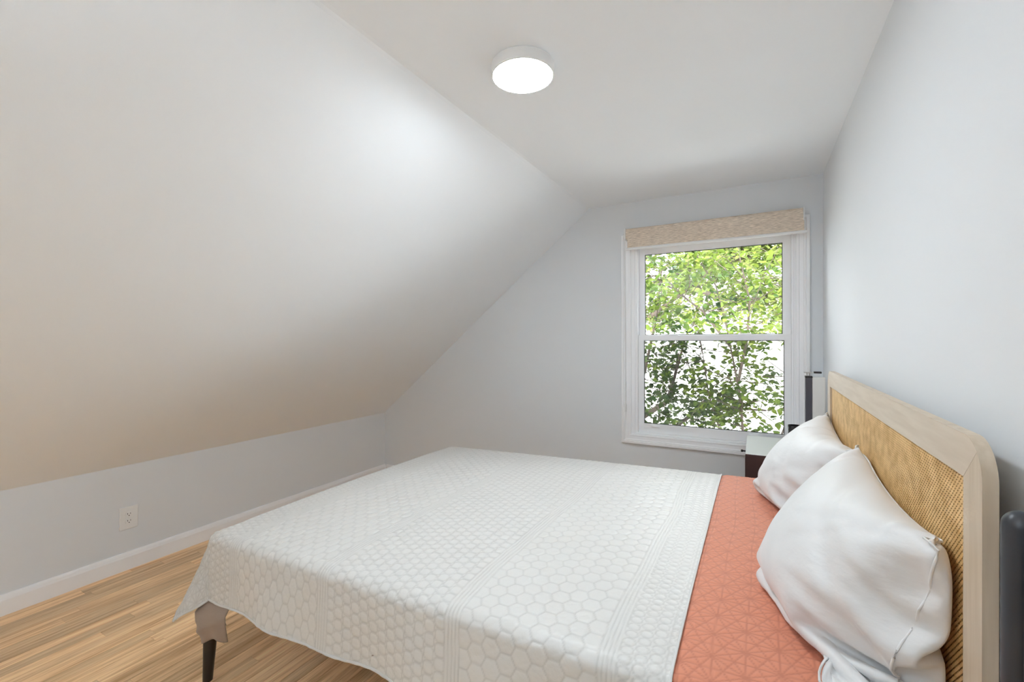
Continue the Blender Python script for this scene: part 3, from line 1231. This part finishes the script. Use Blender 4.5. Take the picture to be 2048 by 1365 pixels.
# ------------------------------------------------------------------ nightstand and what stands on it
NS = dict(x0=-0.395, x1=-0.02, y0=-0.53, y1=-0.035, zt=0.688)
ns = empty('nightstand', (-0.21, -0.28, 0))
tag(ns, 'dark brown nightstand with a white top under the window', 'nightstand')
MB().box(NS['x0'], NS['x1'], NS['y0'], NS['y1'], NS['zt'] - 0.004, NS['zt'], 0.001, 1).build('top', 'white_lacquer', ns)
w = MB()
for (y0, y1) in ((NS['y0'], NS['y0'] + 0.018), (NS['y1'] - 0.018, NS['y1'])):
    w.box(NS['x0'], NS['x1'], y0, y1, 0.0, NS['zt'] - 0.004)
w.box(NS['x1'] - 0.012, NS['x1'], NS['y0'] + 0.018, NS['y1'] - 0.018, 0.05, NS['zt'] - 0.004)
w.box(NS['x0'], NS['x1'] - 0.012, NS['y0'] + 0.018, NS['y1'] - 0.018, NS['zt'] - 0.022, NS['zt'] - 0.004)
w.box(NS['x0'] + 0.01, NS['x1'] - 0.012, NS['y0'] + 0.018, NS['y1'] - 0.018, 0.05, 0.068)
w.build('body', 'espresso', ns)
for z0, z1 in ((0.50, 0.66), (0.29, 0.49), (0.075, 0.28)):
    d = MB().box(NS['x0'] - 0.002, NS['x0'] + 0.016, NS['y0'] + 0.021, NS['y1'] - 0.021, z0, z1, 0.0015, 1).build('drawer', 'espresso', ns)
    zk = (z0 + z1) / 2 if z0 < 0.4 else 0.645
    k = MB().lathe([(0.0045, 0.0), (0.004, -0.012), (0.0065, -0.016), (0.008, -0.02), (0.006, -0.025), (0, -0.026)], (NS['x0'] - 0.002, -0.285, zk), 16, 'x').build('knob', 'black_metal', None, True)
    k.parent = d
    k.matrix_parent_inverse = Matrix.Identity(4)

cup = empty('cup', (-0.163, -0.36, NS['zt']))
tag(cup, 'black round cup on the white-topped nightstand', 'cup')
MB().lathe([(0, 0.0), (0.026, 0.0), (0.029, 0.003), (0.033, 0.136), (0.033, 0.139), (0.0305, 0.139), (0.027, 0.008), (0, 0.006)], (-0.163, -0.36, NS['zt']), 32).build('cup_body', 'black_ceramic', cup, True, 40)

tw = empty('tower_lamp', (-0.06, -0.22, NS['zt']))
tag(tw, 'slim tower with dark grey front and cream side on the nightstand by the window', 'lamp')
zt = NS['zt']
MB().box(-0.105, -0.022, -0.248, -0.20, zt, zt + 0.014, 0.004).build('foot', 'slate_plastic', tw)
MB().box(-0.107, -0.076, -0.250, -0.205, zt + 0.014, 1.076, 0.003).build('column', 'slate_plastic', tw)
MB().box(-0.076, -0.016, -0.246, -0.207, zt + 0.014, 1.079, 0.004).build('side_panel', 'cream_plastic', tw)
MB().box(-0.108, -0.074, -0.251, -0.204, 1.074, 1.084, 0.002).build('cap', 'black_metal', tw)
w = MB()
for x in (-0.098, -0.086):
    w.lathe([(0, 0), (0.0035, 0), (0.0035, 0.018), (0, 0.018)], (x, -0.228, 1.083), 12)
w.build('hinge', 'chrome', tw, True)
MB().box(-0.113, -0.068, -0.243, -0.213, 1.100, 1.106, 0.002).build('arm', 'chrome', tw)
MB().box(-0.068, -0.032, -0.245, -0.211, 1.099, 1.109, 0.002).build('arm_tip', 'black_metal', tw)

# ------------------------------------------------------------------ radiator
rd = empty('radiator', (-0.055, -2.55, 0))
tag(rd, 'dark grey tubular column radiator beside the headboard', 'radiator')
for k in range(8):
    y = -2.368 - k * 0.060
    for x in (-0.049,):
        prof = [(0.0, 0.10), (0.012, 0.104), (0.0175, 0.115)]
        prof += [(0.0185, 0.14), (0.0185, 1.056)]
        prof += [(0.0185 * math.cos(a), 1.056 + 0.0205 * math.sin(a)) for a in (0.25, 0.5, 0.75, 1.0, 1.25, 1.45)] + [(0, 1.0765)]
        MB().lathe(prof, (x, y, 0), 28).build('column', 'radiator_paint', rd, True, 50)
for z in (0.16, 1.01):
    MB().tube([(-0.036, -2.36, z), (-0.036, -2.795, z)], 0.013, 16).build('header', 'radiator_paint', rd, True, 50)
w = MB()
w.tube([(-0.049, -2.352, 1.03), (-0.033, -2.335, 1.035), (-0.018, -2.322, 1.045), (-0.010, -2.32, 1.05)], 0.008, 10)
w.build('wall_bracket', 'radiator_paint', rd, True, 50)
w = MB()
w.tube([(-0.049, -2.36, 0.16), (-0.02, -2.33, 0.15), (-0.02, -2.33, 0.0)], 0.009, 10)
w.build('supply_pipe', 'radiator_paint', rd, True, 50)
for y in (-2.40, -2.70):
    MB().box(-0.062, -0.036, y - 0.01, y + 0.01, 0.0, 0.105, 0.002).build('foot', 'radiator_paint', rd)

# ------------------------------------------------------------------ outside
GZ = -3.2
gr = MB().box(-40, 40, 0.6, 60, GZ - 0.3, GZ).build('ground', 'driveway')
tag(gr, 'pale concrete driveway outside far below the window', 'ground', kind='structure')

hs = empty('neighbour_house', (-1, 12, GZ))
tag(hs, 'white clapboard house behind the trees outside', 'house')
MB().box(-7, 7, 11.04, 17, GZ, 1.7).build('wall', 'siding', hs)
for k in range(32):
    z = GZ + k * 0.153
    w = MB()
    w.prism([(-7, 11.03, z), (-7, 11.04, z), (-7, 11.04, z + 0.16), (-7, 11.037, z + 0.16)], (14, 0, 0))
    w.build('siding_board', 'siding', hs)
w = MB()
w.prism([(-7.4, 10.6, 1.6), (-7.4, 17.4, 1.6), (-7.4, 14, 3.4)], (14.8, 0, 0))
w.build('roof', 'shingle', hs)
for x in (-4.5, 1.2):
    f = MB().box(x - 0.55, x + 0.55, 10.96, 11.03, -0.6, 0.9).build('window_frame', 'vinyl', hs)
    p = MB().box(x - 0.45, x + 0.45, 10.95, 10.97, -0.5, 0.8).build('window_pane', 'far_glass')
    p.parent = f

LEAF = np.array([[0, 0, 0], [0.26, -0.02, 0.05], [0.36, -0.03, 0.10], [0.20, -0.02, 0.10], [0, -0.0, 0.0],
                 [-0.26, 0.40, 0.06], [-0.22, 0.72, 0.03], [0, 1.0, -0.10], [0.22, 0.72, 0.03], [0.30, 0.38, 0.06], [0, 0.42, -0.02], [0, 0.74, -0.04]], float)
LV = np.array([[0, 0, 0], [-0.30, 0.22, 0.05], [-0.33, 0.48, 0.05], [-0.17, 0.78, 0.01], [0, 1.0, -0.09], [0.17, 0.78, 0.01], [0.33, 0.48, 0.05], [0.30, 0.22, 0.05], [0, 0.30, -0.02], [0, 0.62, -0.03]])
LT = np.array([[0, 8, 1], [1, 8, 2], [2, 8, 9], [2, 9, 3], [3, 9, 4], [4, 9, 5], [5, 9, 6], [6, 9, 8], [6, 8, 7], [7, 8, 0]])
leaf_me = {}
for nm in ('leaf_mid', 'leaf_dark', 'leaf_pale'):
    me = raw_mesh('leaf', LV, LT, True)
    me.materials.append(MATS[nm])
    leaf_me[nm] = me


def leaf_matrix(p, size, r):
    """leaf hanging out from p with a mostly level blade"""
    yaw = r.uniform(0, 2 * PI)
    pitch = r.normal(-0.35, 0.35)
    roll = r.normal(0, 0.45)
    return Matrix.Translation(Vector(p)) @ Matrix.Rotation(yaw, 4, 'Z') @ Matrix.Rotation(pitch, 4, 'X') @ Matrix.Rotation(roll, 4, 'Y') @ Matrix.Diagonal((size, size, size, 1))


def tree(name, label, base, stems, leaf, nsolo, nrest, size, spread, seed, trunk_r=0.03, twigs=26):
    r = np.random.default_rng(seed)
    e = empty(name, base)
    tag(e, label, 'tree')
    w = MB()
    sites = []
    for st in stems:
        pts = [Vector(p) for p in st]
        n = len(pts)
        w.tube(pts, [trunk_r * (1 - 0.75 * i / (n - 1)) for i in range(n)], 7)
        for k in range(twigs):
            t = r.uniform(0.25, 1.0) * (n - 1)
            i = min(int(t), n - 2)
            p = pts[i].lerp(pts[i + 1], t - i)
            d = Vector((r.normal(0, 1), r.normal(0, 0.8), r.normal(0.25, 0.6)))
            d.normalize()
            L = r.uniform(0.35, 1.0) * spread
            q = p + d * L * 0.5 + Vector((0, 0, 0.06 * spread))
            q2 = p + d * L + Vector((0, 0, -0.04 * spread))
            w.tube([p, q, q2], [0.0045, 0.0032, 0.0015], 5)
            for _ in range(6):
                f = r.uniform(0.2, 1.0)
                s = p.lerp(q, f * 2) if f < 0.5 else q.lerp(q2, f * 2 - 1)
                sites.append(s)
    w.build('branches', 'bark', e, True, 60)
    inv = Matrix.Translation(-Vector(base))
    C = Vector(CAM)
    V, Q = [], []
    for k in range(nsolo + nrest):
        s = sites[r.integers(len(sites))] + Vector(r.normal(0, 0.05 * spread + 0.02, 3))
        M = leaf_matrix(s, size * r.uniform(0.65, 1.2), r)
        if k < nsolo:
            o = bpy.data.objects.new('leaf', leaf_me[leaf])
            COL.objects.link(o)
            o.parent = e
            o.matrix_parent_inverse = inv
            o.matrix_basis = M
        else:
            A = np.array(M)
            V.append(LV @ A[:3, :3].T + A[:3, 3])
            Q.append(LT + len(LV) * (len(V) - 1))
    if V:
        me = raw_mesh('foliage', np.concatenate(V), np.concatenate(Q), True)
        o = link('foliage', me, leaf, e)
        o.matrix_parent_inverse = inv
        o['kind'] = 'stuff'
    return e


tree('slender_tree', 'slender leafy tree with thin grey stems right outside the window', (-0.40, 1.75, GZ),
     [[(-0.40, 1.75, GZ), (-0.42, 1.7, -1.2), (-0.46, 1.7, 0.4), (-0.483, 1.7, 0.74), (-0.526, 1.7, 0.98), (-0.613, 1.72, 1.47), (-0.70, 1.75, 1.82), (-0.86, 1.8, 2.1), (-1.1, 1.9, 2.7)],
      [(-0.50, 1.7, 0.85), (-0.42, 1.75, 1.3), (-0.40, 1.8, 1.66), (-0.48, 1.8, 2.05), (-0.55, 1.9, 2.6)],
      [(-0.43, 1.7, -0.6), (-0.25, 1.8, 0.0), (-0.05, 1.85, 0.6), (0.05, 1.9, 1.2), (0.1, 1.95, 1.8)],
      [(-0.42, 1.7, -0.4), (-0.62, 1.8, 0.2), (-0.78, 1.9, 0.7), (-0.85, 1.95, 1.2)],
      [(-0.56, 1.7, 1.2), (-0.80, 1.6, 1.55), (-1.03, 1.55, 1.75), (-1.35, 1.5, 2.0)]],
     'leaf_mid', 290, 3600, 0.064, 0.85, 1, 0.015, 26)
tree('bushy_tree', 'dense dark green tree on the left outside the window', (-1.9, 2.3, GZ),
     [[(-1.9, 2.3, GZ), (-1.85, 2.3, -1.0), (-1.75, 2.2, 0.2), (-1.5, 2.2, 0.9), (-1.35, 2.1, 1.5), (-1.3, 2.2, 2.1)],
      [(-1.8, 2.3, -0.5), (-1.35, 2.3, 0.1), (-1.0, 2.4, 0.4), (-0.6, 2.4, 0.5), (-0.25, 2.4, 0.5)],
      [(-1.7, 2.3, 0.3), (-2.0, 2.3, 1.0), (-2.2, 2.4, 1.8)],
      [(-1.6, 2.3, 0.3), (-1.2, 2.0, 0.6), (-1.1, 2.0, 1.0), (-1.0, 2.1, 1.4)]],
     'leaf_dark', 290, 3200, 0.075, 0.85, 2, 0.035, 30)
tree('tall_tree', 'tall pale green tree in sunlight further behind the window', (-3.4, 5.9, GZ),
     [[(-3.4, 5.9, GZ), (-3.3, 5.9, -0.5), (-3.0, 5.8, 1.6), (-2.6, 5.7, 2.6), (-1.6, 5.6, 3.2)],
      [(-3.2, 5.8, 0.4), (-2.4, 5.6, 1.5), (-1.4, 5.5, 2.2), (-0.6, 5.5, 2.4)],
      [(-2.8, 5.8, 2.0), (-1.6, 5.5, 2.5), (-0.3, 5.5, 2.7), (0.8, 5.4, 2.6)],
      [(-1.4, 5.5, 2.2), (-0.6, 5.3, 1.9), (0.2, 5.3, 2.0), (0.9, 5.4, 1.7)],
      [(-1.0, 5.5, 2.3), (-0.4, 5.4, 2.9), (0.1, 5.4, 3.3)]],
     'leaf_pale', 0, 9000, 0.115, 1.1, 3, 0.07, 44)
